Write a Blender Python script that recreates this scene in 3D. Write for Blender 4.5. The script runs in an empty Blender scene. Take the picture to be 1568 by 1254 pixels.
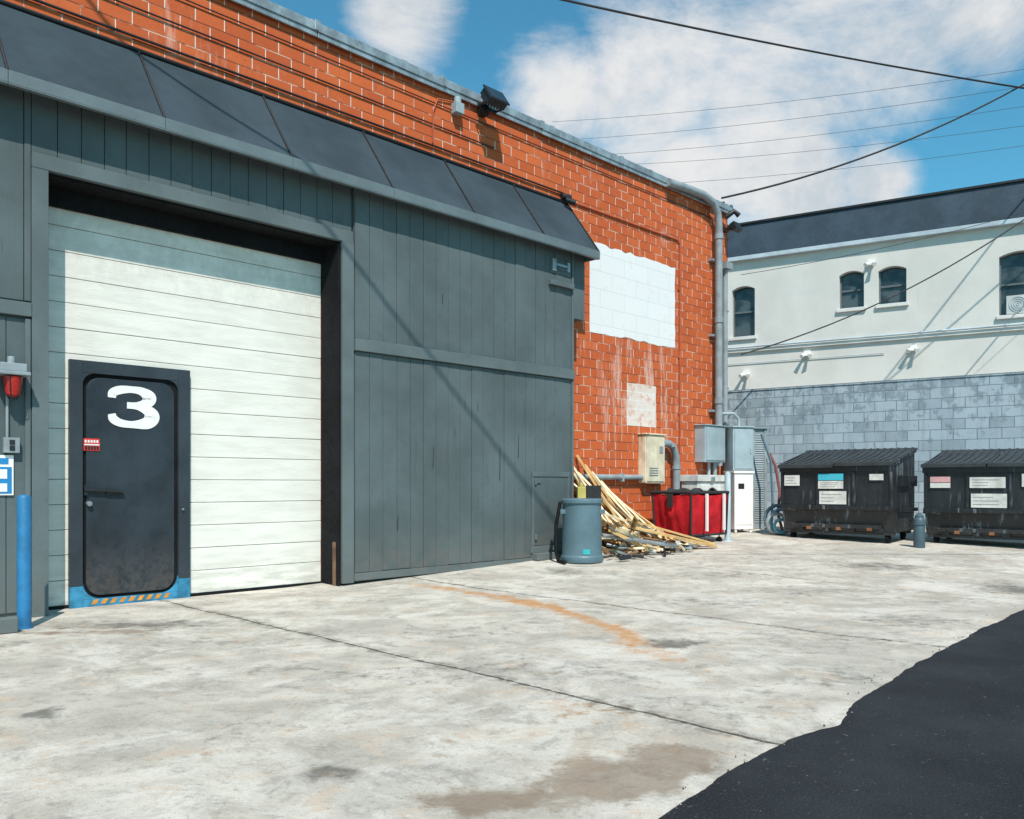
import bpy, bmesh, math, random
import numpy as np
from mathutils import Vector, Matrix, noise
random.seed(7)
scene = bpy.context.scene
DX = Vector((0.70603, 0.70821, 0)); NI = Vector((-0.70821, 0.70603, 0)); FOOT = NI * 8.15
def G(y): return 0.043 * min(max(y - 9.5, 0), 11)
def LW(s, y, z=0): 
    p = FOOT + DX * s + NI * y
    return Vector((p.x, p.y, z))

# ------------------------------------------------------------------ mesh builder
class MB:
    def __init__(s): s.v = []; s.f = []; s.m = []
    def add(s, vs, fs, mi=0, M=None):
        o = len(s.v)
        for v in vs:
            v = Vector(v)
            if M is not None: v = M @ v
            s.v.append(tuple(v))
        s.f += [tuple(i + o for i in f) for f in fs]; s.m += [mi] * len(fs)
    def box(s, x0, x1, y0, y1, z0, z1, mi=0, M=None):
        s.add([(x0,y0,z0),(x1,y0,z0),(x1,y1,z0),(x0,y1,z0),(x0,y0,z1),(x1,y0,z1),(x1,y1,z1),(x0,y1,z1)],
              [(0,3,2,1),(4,5,6,7),(0,1,5,4),(1,2,6,5),(2,3,7,6),(3,0,4,7)], mi, M)
    def prism(s, prof, x0, x1, mi=0, M=None):
        n = len(prof)
        vs = [(x0, a, b) for a, b in prof] + [(x1, a, b) for a, b in prof]
        fs = [tuple(range(n)), tuple(range(2*n-1, n-1, -1))] + [(i, (i+1) % n, n+(i+1) % n, n+i) for i in range(n)]
        s.add(vs, fs, mi, M)
    def tube(s, pts, r, n=10, mi=0, M=None):
        pts = [Vector(p) for p in pts]; vs = []; fs = []
        up = Vector((0, 0, 1)); ref = None
        for i, p in enumerate(pts):
            t = (pts[min(i+1, len(pts)-1)] - pts[max(i-1, 0)]).normalized()
            if ref is None:
                ref = t.cross(up)
                if ref.length < 0.01: ref = t.cross(Vector((1, 0, 0)))
            ref = (ref - t * ref.dot(t)).normalized(); b = t.cross(ref)
            rr = r[i] if isinstance(r, (list, tuple)) else r
            for k in range(n):
                a = 2*math.pi*k/n; vs.append(p + ref*math.cos(a)*rr + b*math.sin(a)*rr)
        for i in range(len(pts)-1):
            for k in range(n): fs.append((i*n+k, i*n+(k+1) % n, (i+1)*n+(k+1) % n, (i+1)*n+k))
        fs.append(tuple(range(n-1, -1, -1))); fs.append(tuple(range((len(pts)-1)*n, len(pts)*n)))
        s.add(vs, fs, mi, M)
    def lathe(s, prof, c=(0,0,0), n=32, mi=0, M=None):
        vs = []; fs = []
        for r, z in prof:
            for k in range(n):
                a = 2*math.pi*k/n; vs.append((c[0]+r*math.cos(a), c[1]+r*math.sin(a), c[2]+z))
        for i in range(len(prof)-1):
            for k in range(n): fs.append((i*n+k, i*n+(k+1) % n, (i+1)*n+(k+1) % n, (i+1)*n+k))
        fs.append(tuple(range(n-1, -1, -1))); fs.append(tuple(range((len(prof)-1)*n, len(prof)*n)))
        s.add(vs, fs, mi, M)
    def obj(s, name, mats, parent=None, bevel=0, smooth=False, M=None):
        me = bpy.data.meshes.new(name); me.from_pydata(s.v, [], s.f)
        if not isinstance(mats, (list, tuple)): mats = [mats]
        for m in mats: me.materials.append(m)
        me.polygons.foreach_set('material_index', s.m)
        bm = bmesh.new(); bm.from_mesh(me); bmesh.ops.recalc_face_normals(bm, faces=bm.faces); bm.to_mesh(me); bm.free()
        if smooth:
            me.polygons.foreach_set('use_smooth', [True]*len(me.polygons))
            me.set_sharp_from_angle(angle=math.radians(38))
        o = bpy.data.objects.new(name, me); scene.collection.objects.link(o)
        if parent: o.parent = parent
        if M is not None: o.matrix_local = M
        if bevel:
            b = o.modifiers.new('bevel', 'BEVEL'); b.width = bevel; b.segments = 2; b.limit_method = 'ANGLE'
        return o
def empty(name, loc, rz=0):
    e = bpy.data.objects.new(name, None); scene.collection.objects.link(e)
    e.location = loc; e.rotation_euler = (0, 0, rz); e.empty_display_size = .3
    return e

# ------------------------------------------------------------------ node helpers
class NT:
    def __init__(s, nt): s.nt = nt; s.N = nt.nodes; s.L = nt.links
    def new(s, t, **kw):
        n = s.N.new(t)
        for k, v in kw.items(): setattr(n, k, v)
        return n
    def put(s, sock, val):
        if isinstance(val, bpy.types.NodeSocket): s.L.new(val, sock)
        elif val is not None: sock.default_value = val
    def math(s, op, a, b=None, c=None, clamp=False):
        n = s.new('ShaderNodeMath', operation=op); n.use_clamp = clamp
        s.put(n.inputs[0], a)
        if b is not None: s.put(n.inputs[1], b)
        if c is not None: s.put(n.inputs[2], c)
        return n.outputs[0]
    def vmath(s, op, a, b=None, out=0):
        n = s.new('ShaderNodeVectorMath', operation=op); s.put(n.inputs[0], a)
        if b is not None: s.put(n.inputs[1], b)
        return n.outputs['Value'] if out else n.outputs[0]
    def mr(s, v, a, b, c=0, d=1, smooth=True):
        n = s.new('ShaderNodeMapRange'); n.interpolation_type = 'SMOOTHSTEP' if smooth else 'LINEAR'
        s.put(n.inputs[0], v); n.inputs[1].default_value = a; n.inputs[2].default_value = b
        n.inputs[3].default_value = c; n.inputs[4].default_value = d
        return n.outputs[0]
    def mix(s, f, a, b, mode='MIX'):
        n = s.new('ShaderNodeMix', data_type='RGBA', blend_type=mode)
        s.put(n.inputs[0], f)
        s.put(n.inputs[6], a if isinstance(a, bpy.types.NodeSocket) else (*a, 1))
        s.put(n.inputs[7], b if isinstance(b, bpy.types.NodeSocket) else (*b, 1))
        return n.outputs[2]
    def noise(s, vec, scale, detail=4, rough=.55, dist=0, sc=None, loc=None):
        if sc is not None or loc is not None:
            m = s.new('ShaderNodeMapping'); s.put(m.inputs[0], vec)
            if sc is not None: m.inputs['Scale'].default_value = sc
            if loc is not None: m.inputs['Location'].default_value = loc
            vec = m.outputs[0]
        n = s.new('ShaderNodeTexNoise'); s.put(n.inputs['Vector'], vec)
        n.inputs['Scale'].default_value = scale; n.inputs['Detail'].default_value = detail
        n.inputs['Roughness'].default_value = rough; n.inputs['Distortion'].default_value = dist
        return n.outputs[0]
    def sep(s, v):
        n = s.new('ShaderNodeSeparateXYZ'); s.put(n.inputs[0], v); return n.outputs
    def comb(s, x, y, z=0.0):
        n = s.new('ShaderNodeCombineXYZ'); s.put(n.inputs[0], x); s.put(n.inputs[1], y); s.put(n.inputs[2], z); return n.outputs[0]
    def bump(s, h, strength=.3, dist=.01, normal=None):
        n = s.new('ShaderNodeBump'); n.inputs['Strength'].default_value = strength; n.inputs['Distance'].default_value = dist
        s.put(n.inputs['Height'], h)
        if normal is not None: s.put(n.inputs['Normal'], normal)
        return n.outputs[0]
def newmat(name):
    m = bpy.data.materials.new(name); m.use_nodes = True
    t = NT(m.node_tree); b = t.N['Principled BSDF']
    co = t.new('ShaderNodeTexCoord').outputs['Object']
    return m, t, b, co
def pbr(name, col, rough=.6, metal=0, var=.18, vs=2.5, bump=.15, bs=60, streak=0, scol=(.5,.5,.5), dirt=0, dcol=(.16,.12,.09), spec=.5, sthr=.58, bstretch=None):
    m, t, b, co = newmat(name)
    n1 = t.noise(co, vs, 5, .6)
    lo = tuple(c*(1-var) for c in col); hi = tuple(min(1, c*(1+var)) for c in col)
    c = t.mix(t.mr(n1, .3, .7), lo, hi)
    n2 = t.noise(co, vs*9, 4, .65, loc=(3, 1, 7))
    c = t.mix(t.mr(n2, .56, .72, 0, .35), c, tuple(x*(1-var*1.2) for x in col))
    if streak:
        n3 = t.noise(co, 1.0, 5, .65, sc=(16, 16, 1.3))
        n4 = t.noise(co, 1.1, 2, .5, loc=(5, 5, 5))
        f = t.math('MULTIPLY', t.mr(n3, sthr, sthr+.12), t.mr(n4, .42, .6))
        c = t.mix(t.math('MULTIPLY', f, streak), c, scol)
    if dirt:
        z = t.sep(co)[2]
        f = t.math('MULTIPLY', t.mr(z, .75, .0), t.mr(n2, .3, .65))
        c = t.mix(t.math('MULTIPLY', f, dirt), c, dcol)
    t.put(b.inputs['Base Color'], c)
    t.put(b.inputs['Roughness'], t.mr(n2, .3, .7, max(.05, rough-.12), min(1, rough+.12)))
    b.inputs['Metallic'].default_value = metal; b.inputs['Specular IOR Level'].default_value = spec
    if bump:
        nb = t.noise(co, bs, 4, .6, sc=bstretch)
        t.put(b.inputs['Normal'], t.bump(nb, bump, .008))
    return m

# ------------------------------------------------------------------ materials
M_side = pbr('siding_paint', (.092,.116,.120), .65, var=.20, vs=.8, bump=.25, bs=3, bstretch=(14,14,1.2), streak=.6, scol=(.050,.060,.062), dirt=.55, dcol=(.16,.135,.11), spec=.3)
M_trim = pbr('trim_paint', (.108,.134,.138), .62, var=.16, vs=1.5, bump=.15, bs=25, dirt=.4, dcol=(.16,.135,.11), spec=.3)
M_awn = pbr('awning_canvas', (.042,.058,.070), .8, var=.18, vs=1.2, bump=.10, bs=160, spec=.12)
M_awnlip = pbr('awning_lip', (.125,.155,.165), .5, var=.12)
M_dark = pbr('dark_void', (.008,.009,.010), .9, var=.3, spec=.1)
M_gouge = pbr('bare_gouge', (.045,.045,.045), .9, var=.3, spec=.1)
M_rub = pbr('black_rubber', (.010,.010,.011), .8, var=.3, spec=.15, bump=0)
M_door = pbr('door_paint', (.022,.029,.038), .5, var=.35, vs=2, bump=.08, streak=.15, scol=(.06,.065,.07), dirt=.35, spec=.4)
M_doorfr = pbr('door_frame_paint', (.030,.038,.048), .5, var=.2, spec=.4)
M_teal = pbr('worn_blue_paint', (.03,.20,.34), .6, var=.4, vs=8, streak=.6, scol=(.2,.12,.06))
M_orange = pbr('hazard_orange', (.62,.25,.03), .6, var=.3, vs=12)
M_white = pbr('white_paint', (.80,.775,.74), .6, var=.05, vs=4)
M_whited = pbr('worn_white', (.62,.60,.56), .6, var=.2, vs=6, streak=.35, scol=(.3,.24,.16))
M_cream = pbr('meter_box_paint', (.68,.58,.42), .55, var=.2, vs=4, streak=.8, scol=(.40,.18,.06), sthr=.5)
M_galv = pbr('galvanized_metal', (.34,.37,.38), .45, metal=.5, var=.3, vs=5)
M_pipe = pbr('grey_pipe_paint', (.25,.285,.30), .5, var=.2, vs=4, streak=.3, scol=(.12,.1,.08))
M_ebox = pbr('grey_blue_enamel', (.32,.385,.41), .5, var=.12, vs=3, streak=.25, scol=(.16,.14,.12))
M_black = pbr('black_metal', (.012,.012,.013), .5, var=.3)
M_wire = pbr('wire_insulation', (.012,.012,.013), .7, var=.2)
M_lwire = pbr('weathered_aluminium_wire', (.08,.09,.10), .7, var=.2)
M_red = pbr('red_lamp', (.35,.02,.015), .25, var=.2)
M_bluep = pbr('blue_bollard_paint', (.02,.16,.34), .5, var=.2, vs=6, streak=.3, scol=(.05,.08,.1))
M_fabric = pbr('red_canvas', (.44,.012,.018), .9, var=.25, vs=5, bump=.3, bs=14, spec=.2)
M_blackf = pbr('black_binding', (.02,.02,.022), .8, var=.3)
M_bin = pbr('bin_plastic', (.09,.150,.180), .5, var=.12, vs=3, streak=.35, scol=(.2,.22,.22), bump=.1)
M_dump = pbr('dumpster_paint', (.013,.015,.018), .45, var=.5, vs=3, streak=.85, scol=(.24,.26,.28), sthr=.55, bump=.2, bs=12, dirt=.3, dcol=(.10,.09,.08))
M_lid = pbr('dumpster_lid_plastic', (.034,.038,.041), .5, var=.3, vs=4, bump=.1, bs=30)
M_glass, t, b, co = newmat('window_glass')
t.put(b.inputs['Base Color'], t.mix(t.mr(t.noise(co, 2, 3), .4, .6), (.02,.03,.035), (.07,.085,.09)))
b.inputs['Roughness'].default_value = .08
M_stucco = pbr('white_stucco', (.62,.59,.545), .9, var=.07, vs=.7, bump=.3, bs=45, streak=.25, scol=(.36,.33,.30))
M_slate = pbr('dark_parapet', (.036,.056,.078), .7, var=.2, vs=1.5, spec=.25)
M_gutter = pbr('gutter_paint', (.42,.48,.52), .5, var=.15)
M_wframe = pbr('window_frame', (.5,.5,.48), .5, var=.1)

# brick
M_brick, t, b, co = newmat('painted_brick')
sx, sy, sz = t.sep(co)
vec = t.comb(t.math('ADD', sx, sy), sz, 0.0)
RH = .142
bt = t.new('ShaderNodeTexBrick'); t.put(bt.inputs['Vector'], vec)
bt.inputs['Scale'].default_value = 1; bt.inputs['Brick Width'].default_value = .32; bt.inputs['Row Height'].default_value = RH
bt.inputs['Mortar Size'].default_value = .0056; bt.inputs['Mortar Smooth'].default_value = .3; bt.inputs['Bias'].default_value = 0
bt.inputs['Color1'].default_value = (.59,.125,.034,1); bt.inputs['Color2'].default_value = (.47,.088,.024,1); bt.inputs['Mortar'].default_value = (.62,.52,.44,1)
hm = t.math('LESS_THAN', t.math('PINGPONG', sz, RH/2), .0078)
nh = t.noise(co, 2.2, 5, .7)
hcol = t.mix(t.mr(nh, .49, .59), (.15,.04,.018), (.60,.44,.34))  # bed joints: shade painted into the colour, broken up by pale mortar
nv = t.noise(co, 1.7, 5, .7, loc=(2, 7, 1))
vcol = t.mix(t.mr(nv, .34, .48), (.36,.14,.08), (.76,.67,.59))
mort = t.mix(hm, vcol, hcol)
c = t.mix(t.mr(t.noise(co, 1.2, 5, .6), .35, .7, 0, .4), bt.outputs['Color'], (.42,.075,.022))
c = t.mix(t.mr(t.noise(co, 22, 4, .7), .56, .72, 0, .4), c, (.30,.058,.022))
c = t.mix(t.mr(t.noise(co, 5, 5, .7, loc=(7,7,7)), .56, .68, 0, .3), c, (.66,.22,.10))
c = t.mix(bt.outputs['Fac'], c, mort)
ns = t.noise(co, 1.0, 6, .7, sc=(9, 9, 1.1))
cx = t.math('DIVIDE', t.math('SUBTRACT', sx, 11.6), 1.2); cz = t.math('DIVIDE', t.math('SUBTRACT', sz, 2.5), 1.3)
reg = t.mr(t.math('ADD', t.math('MULTIPLY', cx, cx), t.math('MULTIPLY', cz, cz)), 1.3, .2)
gen = t.mr(t.noise(co, .9, 3, .5, loc=(9, 2, 4)), .54, .68, 0, .7)
ef = t.math('MULTIPLY', t.mr(ns, .50, .66), t.math('MAXIMUM', reg, gen))
c = t.mix(t.math('MULTIPLY', ef, .6), c, (.70,.50,.41))
t.put(b.inputs['Base Color'], c); b.inputs['Roughness'].default_value = .8; b.inputs['Specular IOR Level'].default_value = .3
hgt = t.math('SUBTRACT', t.math('MULTIPLY', t.noise(co, 35, 4), .35), bt.outputs['Fac'])
t.put(b.inputs['Normal'], t.bump(hgt, .7, .008))

M_patch, t, b, co = newmat('white_painted_patch')
sx, sy, sz = t.sep(co)
bt = t.new('ShaderNodeTexBrick'); t.put(bt.inputs['Vector'], t.comb(sx, sz, 0.0))
bt.inputs['Scale'].default_value = 1; bt.inputs['Brick Width'].default_value = .64; bt.inputs['Row Height'].default_value = RH*2
bt.inputs['Mortar Size'].default_value = .0035
bt.inputs['Color1'].default_value = (.75,.73,.72,1); bt.inputs['Color2'].default_value = (.73,.71,.70,1); bt.inputs['Mortar'].default_value = (.56,.54,.53,1)
c = t.mix(t.mr(t.noise(co, 6, 5, .7), .56, .68, 0, .35), bt.outputs['Color'], (.58,.53,.50))
t.put(b.inputs['Base Color'], c); b.inputs['Roughness'].default_value = .7
t.put(b.inputs['Normal'], t.bump(t.math('SUBTRACT', t.noise(co, 30, 4), bt.outputs['Fac']), .35, .006))
M_patch2, t, b, co = newmat('faded_patch')
sx, sy, sz = t.sep(co)
bt = t.new('ShaderNodeTexBrick'); t.put(bt.inputs['Vector'], t.comb(sx, sz, 0.0))
bt.inputs['Scale'].default_value = 1; bt.inputs['Brick Width'].default_value = .32; bt.inputs['Row Height'].default_value = RH; bt.inputs['Mortar Size'].default_value = .006
bt.inputs['Color1'].default_value = (.72,.63,.57,1); bt.inputs['Color2'].default_value = (.66,.53,.46,1); bt.inputs['Mortar'].default_value = (.74,.70,.66,1)
c = t.mix(t.mr(t.noise(co, 9, 5, .7), .50, .64, 0, .75), bt.outputs['Color'], (.58,.28,.18))
t.put(b.inputs['Base Color'], c); b.inputs['Roughness'].default_value = .8

# CMU wall
M_cmu, t, b, co = newmat('concrete_block')
sx, sy, sz = t.sep(co)
bv = t.comb(t.math('ADD', sx, sy), sz, 0.0)
bt = t.new('ShaderNodeTexBrick'); t.put(bt.inputs['Vector'], bv)
bt.inputs['Scale'].default_value = 1; bt.inputs['Brick Width'].default_value = .4; bt.inputs['Row Height'].default_value = .2
bt.inputs['Mortar Size'].default_value = .008; bt.inputs['Mortar Smooth'].default_value = .3
bt.inputs['Color1'].default_value = (.37,.445,.50,1); bt.inputs['Color2'].default_value = (.17,.22,.255,1); bt.inputs['Mortar'].default_value = (.16,.19,.21,1); bt.inputs['Bias'].default_value = -.4
nn = t.noise(co, 1.3, 5, .7)
top = t.mr(sz, 1.6, 3.2, .0, .11)
blot = t.mr(t.math('ADD', t.noise(co, 4.0, 6, .75, sc=(1, 1, .8)), top), .58, .65, 0, .6)
c = t.mix(blot, bt.outputs['Color'], (.12,.165,.195))
c = t.mix(t.mr(nn, .45, .7, 0, .35), c, (.47,.53,.57))
c = t.mix(t.math('MULTIPLY', t.mr(t.noise(co, 1, 5, .6, sc=(7,7,.7)), .5, .62), .22), c, (.14,.175,.20))
c = t.mix(bt.outputs['Fac'], c, (.18,.215,.24))
t.put(b.inputs['Base Color'], c); b.inputs['Roughness'].default_value = .9
t.put(b.inputs['Normal'], t.bump(t.math('SUBTRACT', t.math('MULTIPLY', t.noise(co, 40, 4), .5), bt.outputs['Fac']), .6, .01))

# roller door
M_roll, t, b, co = newmat('roller_door_paint')
sx, sy, sz = t.sep(co)
n1 = t.noise(co, 1, 6, .65, sc=(2.2, 2.2, 14))
n2 = t.noise(co, 1.3, 5, .6)
c = t.mix(t.mr(n1, .35, .7), (.78,.745,.675), (.69,.655,.59))
c = t.mix(t.mr(n2, .5, .7, 0, .35), c, (.62,.585,.515))
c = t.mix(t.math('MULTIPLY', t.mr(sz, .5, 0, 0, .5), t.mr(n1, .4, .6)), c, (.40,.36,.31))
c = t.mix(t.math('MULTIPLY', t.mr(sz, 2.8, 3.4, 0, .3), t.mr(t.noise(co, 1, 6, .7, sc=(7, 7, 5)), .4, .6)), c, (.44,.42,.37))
t.put(b.inputs['Base Color'], c); b.inputs['Roughness'].default_value = .55; b.inputs['Specular IOR Level'].default_value = .3
t.put(b.inputs['Normal'], t.bump(t.noise(co, 5, 5, .6, sc=(3, 3, 22)), .4, .006))

# concrete ground
M_conc, t, b, co = newmat('concrete')
sx, sy, sz = t.sep(co)
att = t.new('ShaderNodeAttribute', attribute_name='stain'); ar, ag, ab = t.sep(att.outputs['Color'])
n0 = t.noise(co, .6, 5, .62, .4); n1 = t.noise(co, 1.9, 8, .72, .4); n2 = t.noise(co, 8, 7, .74, .2); n3 = t.noise(co, 48, 4, .75); n4 = t.noise(co, 170, 3, .7)
n5 = t.noise(co, 3.4, 7, .74, .5, loc=(4, 8, 0)); n6 = t.noise(co, 1.0, 7, .72, .5, loc=(14, 8, 0))
c = t.mix(t.mr(n1, .36, .62), (.42,.375,.315), (.65,.595,.515))
c = t.mix(t.mr(n0, .46, .62, 0, .5), c, (.36,.33,.285))
c = t.mix(t.mr(n2, .51, .65, 0, .55), c, (.28,.25,.21))
c = t.mix(t.mr(n5, .53, .64, 0, .5), c, (.58,.42,.30))
c = t.mix(t.mr(n6, .52, .62, 0, .6), c, (.72,.67,.60))
c = t.mix(t.mr(n5, .45, .36, 0, .5), c, (.25,.23,.20))
c = t.mix(t.mr(n3, .56, .67, 0, .55), c, (.18,.163,.14))
c = t.mix(t.mr(n3, .42, .33, 0, .45), c, (.78,.74,.67))
c = t.mix(t.mr(n4, .40, .62, 0, .3), c, (.25,.225,.195))
wn_ = t.math('SUBTRACT', n2, .5); w1 = t.math('SUBTRACT', n1, .5)
rm = t.mr(t.math('ADD', ar, t.math('ADD', t.math('MULTIPLY', wn_, 2.0), t.math('MULTIPLY', w1, 1.6))), .22, 1.0, 0, .85)
c = t.mix(rm, c, (.48,.22,.065))
gm = t.mr(t.math('ADD', ag, t.math('ADD', t.math('MULTIPLY', wn_, 1.7), t.math('MULTIPLY', w1, 1.2))), .26, 1.0, 0, .78)
c = t.mix(gm, c, (.095,.085,.072))
bm_ = t.mr(t.math('ADD', ab, t.math('ADD', t.math('MULTIPLY', wn_, 1.1), t.math('MULTIPLY', w1, .9))), .30, .68, 0, .68)
c = t.mix(bm_, c, (.20,.135,.088))
dl = t.vmath('DOT_PRODUCT', co, tuple(DX), out=1); nl = t.vmath('DOT_PRODUCT', co, tuple(NI), out=1)
jn = t.noise(co, 1.1, 3, .5); jf = t.noise(co, 14, 4, .7)
jw = t.math('ADD', t.math('MULTIPLY', t.math('SUBTRACT', jn, .5), .14), t.math('MULTIPLY', t.math('SUBTRACT', jf, .5), .035))
def joint(coord, c0, w, wob=1.0):
    v = t.math('ABSOLUTE', t.math('ADD', t.math('SUBTRACT', coord, c0), t.math('MULTIPLY', jw, wob)))
    return t.mr(v, w*.5, w*1.3, 1, 0)
f0 = FOOT.dot(DX); fn = FOOT.dot(NI)
jm = joint(dl, f0+3.5, .013)
for cc, w, wb in ((f0+6.4, .009, 1.6), (f0+9.6, .008, .8), (f0+.3, .006, 1)):
    jm = t.math('MAXIMUM', jm, joint(dl, cc, w, wb))
jm = t.math('MAXIMUM', jm, joint(nl, fn-.3, .004, 1.8))
jd = t.mr(n2, .36, .50, .45, 1)
halo = t.math('MULTIPLY', t.math('MAXIMUM', joint(dl, f0+3.5, .07), joint(dl, f0+6.4, .05, 1.6)), t.mr(n2, .42, .58, 0, .6))
c = t.mix(halo, c, (.17,.15,.12))
c = t.mix(t.math('MULTIPLY', t.math('MULTIPLY', jm, jd), .92), c, (.05,.045,.038))
t.put(b.inputs['Base Color'], c); t.put(b.inputs['Roughness'], t.mr(gm, 0, .8, .88, .6)); b.inputs['Specular IOR Level'].default_value = .25
h = t.math('ADD', t.math('MULTIPLY', n2, .5), t.math('MULTIPLY', n3, .5)); h = t.math('SUBTRACT', h, t.math('MULTIPLY', jm, .8))
t.put(b.inputs['Normal'], t.bump(h, .6, .012))
# asphalt
M_asph, t, b, co = newmat('asphalt')
n1 = t.noise(co, 1.2, 5, .6); n3 = t.noise(co, 110, 3, .75)
c = t.mix(t.mr(n1, .35, .7), (.017,.019,.022), (.032,.035,.040))
c = t.mix(t.mr(n3, .54, .66, 0, .75), c, (.08,.083,.086))
c = t.mix(t.mr(t.noise(co, 26, 3, .8), .66, .70, 0, .8), c, (.19,.18,.165))
t.put(b.inputs['Base Color'], c); b.inputs['Roughness'].default_value = .85; b.inputs['Specular IOR Level'].default_value = .2
t.put(b.inputs['Normal'], t.bump(t.noise(co, 80, 4, .7), .9, .014))

# ------------------------------------------------------------------ ground
xs = np.concatenate([[-300,-120,-60,-30,-18,-12,-9], np.arange(-7, 8.01, .06), [9,11,14,18,30,60,120,300]])
ys = np.concatenate([[-300,-120,-60,-30,-12,-6,-3,-1,0], np.arange(.6, 20.5, .06), [20.5,24,30,60,120,400]])
ys = np.unique(np.round(ys, 4)); nx, ny = len(xs), len(ys)
XX, YY = np.meshgrid(xs, ys); ZZ = .043*np.clip(YY-9.5, 0, 11)
verts = np.stack([XX, YY, ZZ], -1).reshape(-1, 3)
idx = np.arange(nx*ny).reshape(ny, nx)
faces = np.stack([idx[:-1,:-1], idx[:-1,1:], idx[1:,1:], idx[1:,:-1]], -1).reshape(-1, 4)
me = bpy.data.meshes.new('ground'); me.from_pydata(verts.tolist(), [], faces.tolist()); me.materials.append(M_conc)
def seg(px, py, a, b_):
    ax, ay = a; bx, by = b_; dx, dy = bx-ax, by-ay
    tt = np.clip(((px-ax)*dx+(py-ay)*dy)/(dx*dx+dy*dy), 0, 1)
    return np.hypot(px-(ax+tt*dx), py-(ay+tt*dy))
px, py = verts[:,0].copy(), verts[:,1].copy()
wx = np.array([noise.noise(Vector((a*1.8, b_*1.8, 3.3)))*.20+noise.noise(Vector((a*5, b_*5, 1.3)))*.10 for a, b_ in zip(px, py)])
wy = np.array([noise.noise(Vector((a*1.8, b_*1.8, 9.3)))*.20+noise.noise(Vector((a*5, b_*5, 6.3)))*.10 for a, b_ in zip(px, py)])
qx, qy = px+wx*.7, py+wy*.7
rust = np.zeros(len(px))
path = [(-1.05,9.7,.12,.7),(-.45,9.05,.15,.9),(.10,8.4,.15,.95),(.45,7.8,.13,.95),(.66,7.36,.13,.95),(.80,6.7,.15,.85),(.92,6.2,.22,.75),(1.05,5.6,.14,.5),(1.2,5.1,.10,.35)]
for a, b_ in zip(path[:-1], path[1:]):
    rust = np.maximum(rust, (a[3]+b_[3])/2*np.exp(-(seg(qx, qy, a[:2], b_[:2])/((a[2]+b_[2])/2))**2))
rust = np.maximum(rust, .42*np.exp(-(seg(qx, qy, (-1.85,3.8), (-1.75,3.2))/.05)**2))
rust = np.maximum(rust, .35*np.exp(-(seg(qx, qy, (.3,4.6), (.9,3.6))/.2)**2))
px, py = px+wx, py+wy
def ell(cx, cy, rx, ry, a=1): return a*np.exp(-(((px-cx)/rx)**2+((py-cy)/ry)**2)**1.1)
dark = np.zeros(len(px))
for e in ((1.22,6.2,.26,.20),(-2.29,4.3,.14,.15),(-.64,3.41,.12,.12),(-3.1,6.95,1.2,.25,.8),(-2.3,6.2,.9,.3,.5),(.7,10.7,.3,.35,.75),(4.9,11.2,.9,.5,.75),(5.6,9.3,.5,.7,.9),(-3.9,6.1,.35,.2,.8),
          (3.4,7.1,.5,.5,.6),(2.4,10.5,1.2,.4,.55),(-1.3,8.4,.7,.3,.4),(3.2,9.2,1.5,.45,.5),(.2,5.2,1.2,.4,.5),(-1.9,3.0,.4,.15,.45),(1.9,5.0,.45,.4,.55),(.9,4.4,.7,.3,.45),(-1.6,5.2,1.4,.3,.42),(1.9,8.3,1.0,.5,.5),(3.0,12.0,2.0,.5,.45),(-.5,2.6,.8,.3,.4),
          (2.3,6.2,.8,.5,.45),(-.3,6.7,.8,.35,.4),(-1.2,4.1,.5,.25,.4),(4.2,8.4,.8,.4,.45)):
    dark = np.maximum(dark, ell(*e))
brown = np.maximum.reduce([ell(-.06,3.14,.34,.16), ell(.40,3.32,.35,.20), ell(.75,3.50,.3,.25,.9), ell(-.05,2.6,.6,.3,.6), ell(.2,6.1,.2,.1,.4), ell(-3.3,6.6,1.2,.15,.6), ell(-1.0,2.7,.5,.2,.45)])
ca = me.color_attributes.new('stain', 'FLOAT_COLOR', 'POINT')
ca.data.foreach_set('color', np.stack([rust, dark, brown, np.ones(len(px))], -1).astype(np.float32).ravel())
me.polygons.foreach_set('use_smooth', [True]*len(me.polygons))
o = bpy.data.objects.new('ground', me); scene.collection.objects.link(o)

edge = [(-40,-36),(-20,-17),(-4,-3.8),(0,-1.1),(2.0,-.1),(2.92,.508),(3.375,.846),(3.833,1.256),(3.93,1.38),(4.05,1.56),(4.36,1.73),(5.017,2.242),(5.45,2.60),(5.728,2.846),(6.704,3.692),(7.827,4.72),(9.0,5.9),(10.9,7.9),(12,10.5),(13,30)]
def ex(y):
    for (a, xa), (c_, xc) in zip(edge[:-1], edge[1:]):
        if a <= y <= c_: return xa+(xc-xa)*(y-a)/(c_-a)
    return 30
mb = MB(); yy = [-40,-20,-10,-4,-1] + [i*.02 for i in range(0, 650)]
vs = []
for y in yy:
    x = ex(y) + (.035*noise.noise(Vector((y*2.3, 0, 0))) + .018*noise.noise(Vector((y*7, 3, 0))) + .009*noise.noise(Vector((y*24, 7, 0))) if y > -1 else 0)
    vs += [(x, y, G(y)+.003), (x+.05, y, G(y)+.009), (60, y, G(y)+.009)]
fs = []
for i in range(len(yy)-1):
    for k in range(2): fs.append((3*i+k, 3*i+k+1, 3*i+k+4, 3*i+k+3))
mb.add(vs, fs); mb.obj('asphalt_road', M_asph)
mb = MB(); rp = random.Random(3)
for i in range(170):
    y = rp.uniform(2.2, 10); x = ex(y)+rp.gauss(.02, .10)
    r = rp.uniform(.002, .006); z = G(y)+.007
    vs = [(x+r*rp.uniform(.6,1.4)*math.cos(a), y+r*rp.uniform(.6,1.4)*math.sin(a), z-.004) for a in (0, 1.25, 2.5, 3.75, 5)]+[(x, y, z+r*.8)]
    mb.add(vs, [(k, (k+1) % 5, 5) for k in range(5)], rp.choice((0, 0, 1)))
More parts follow.
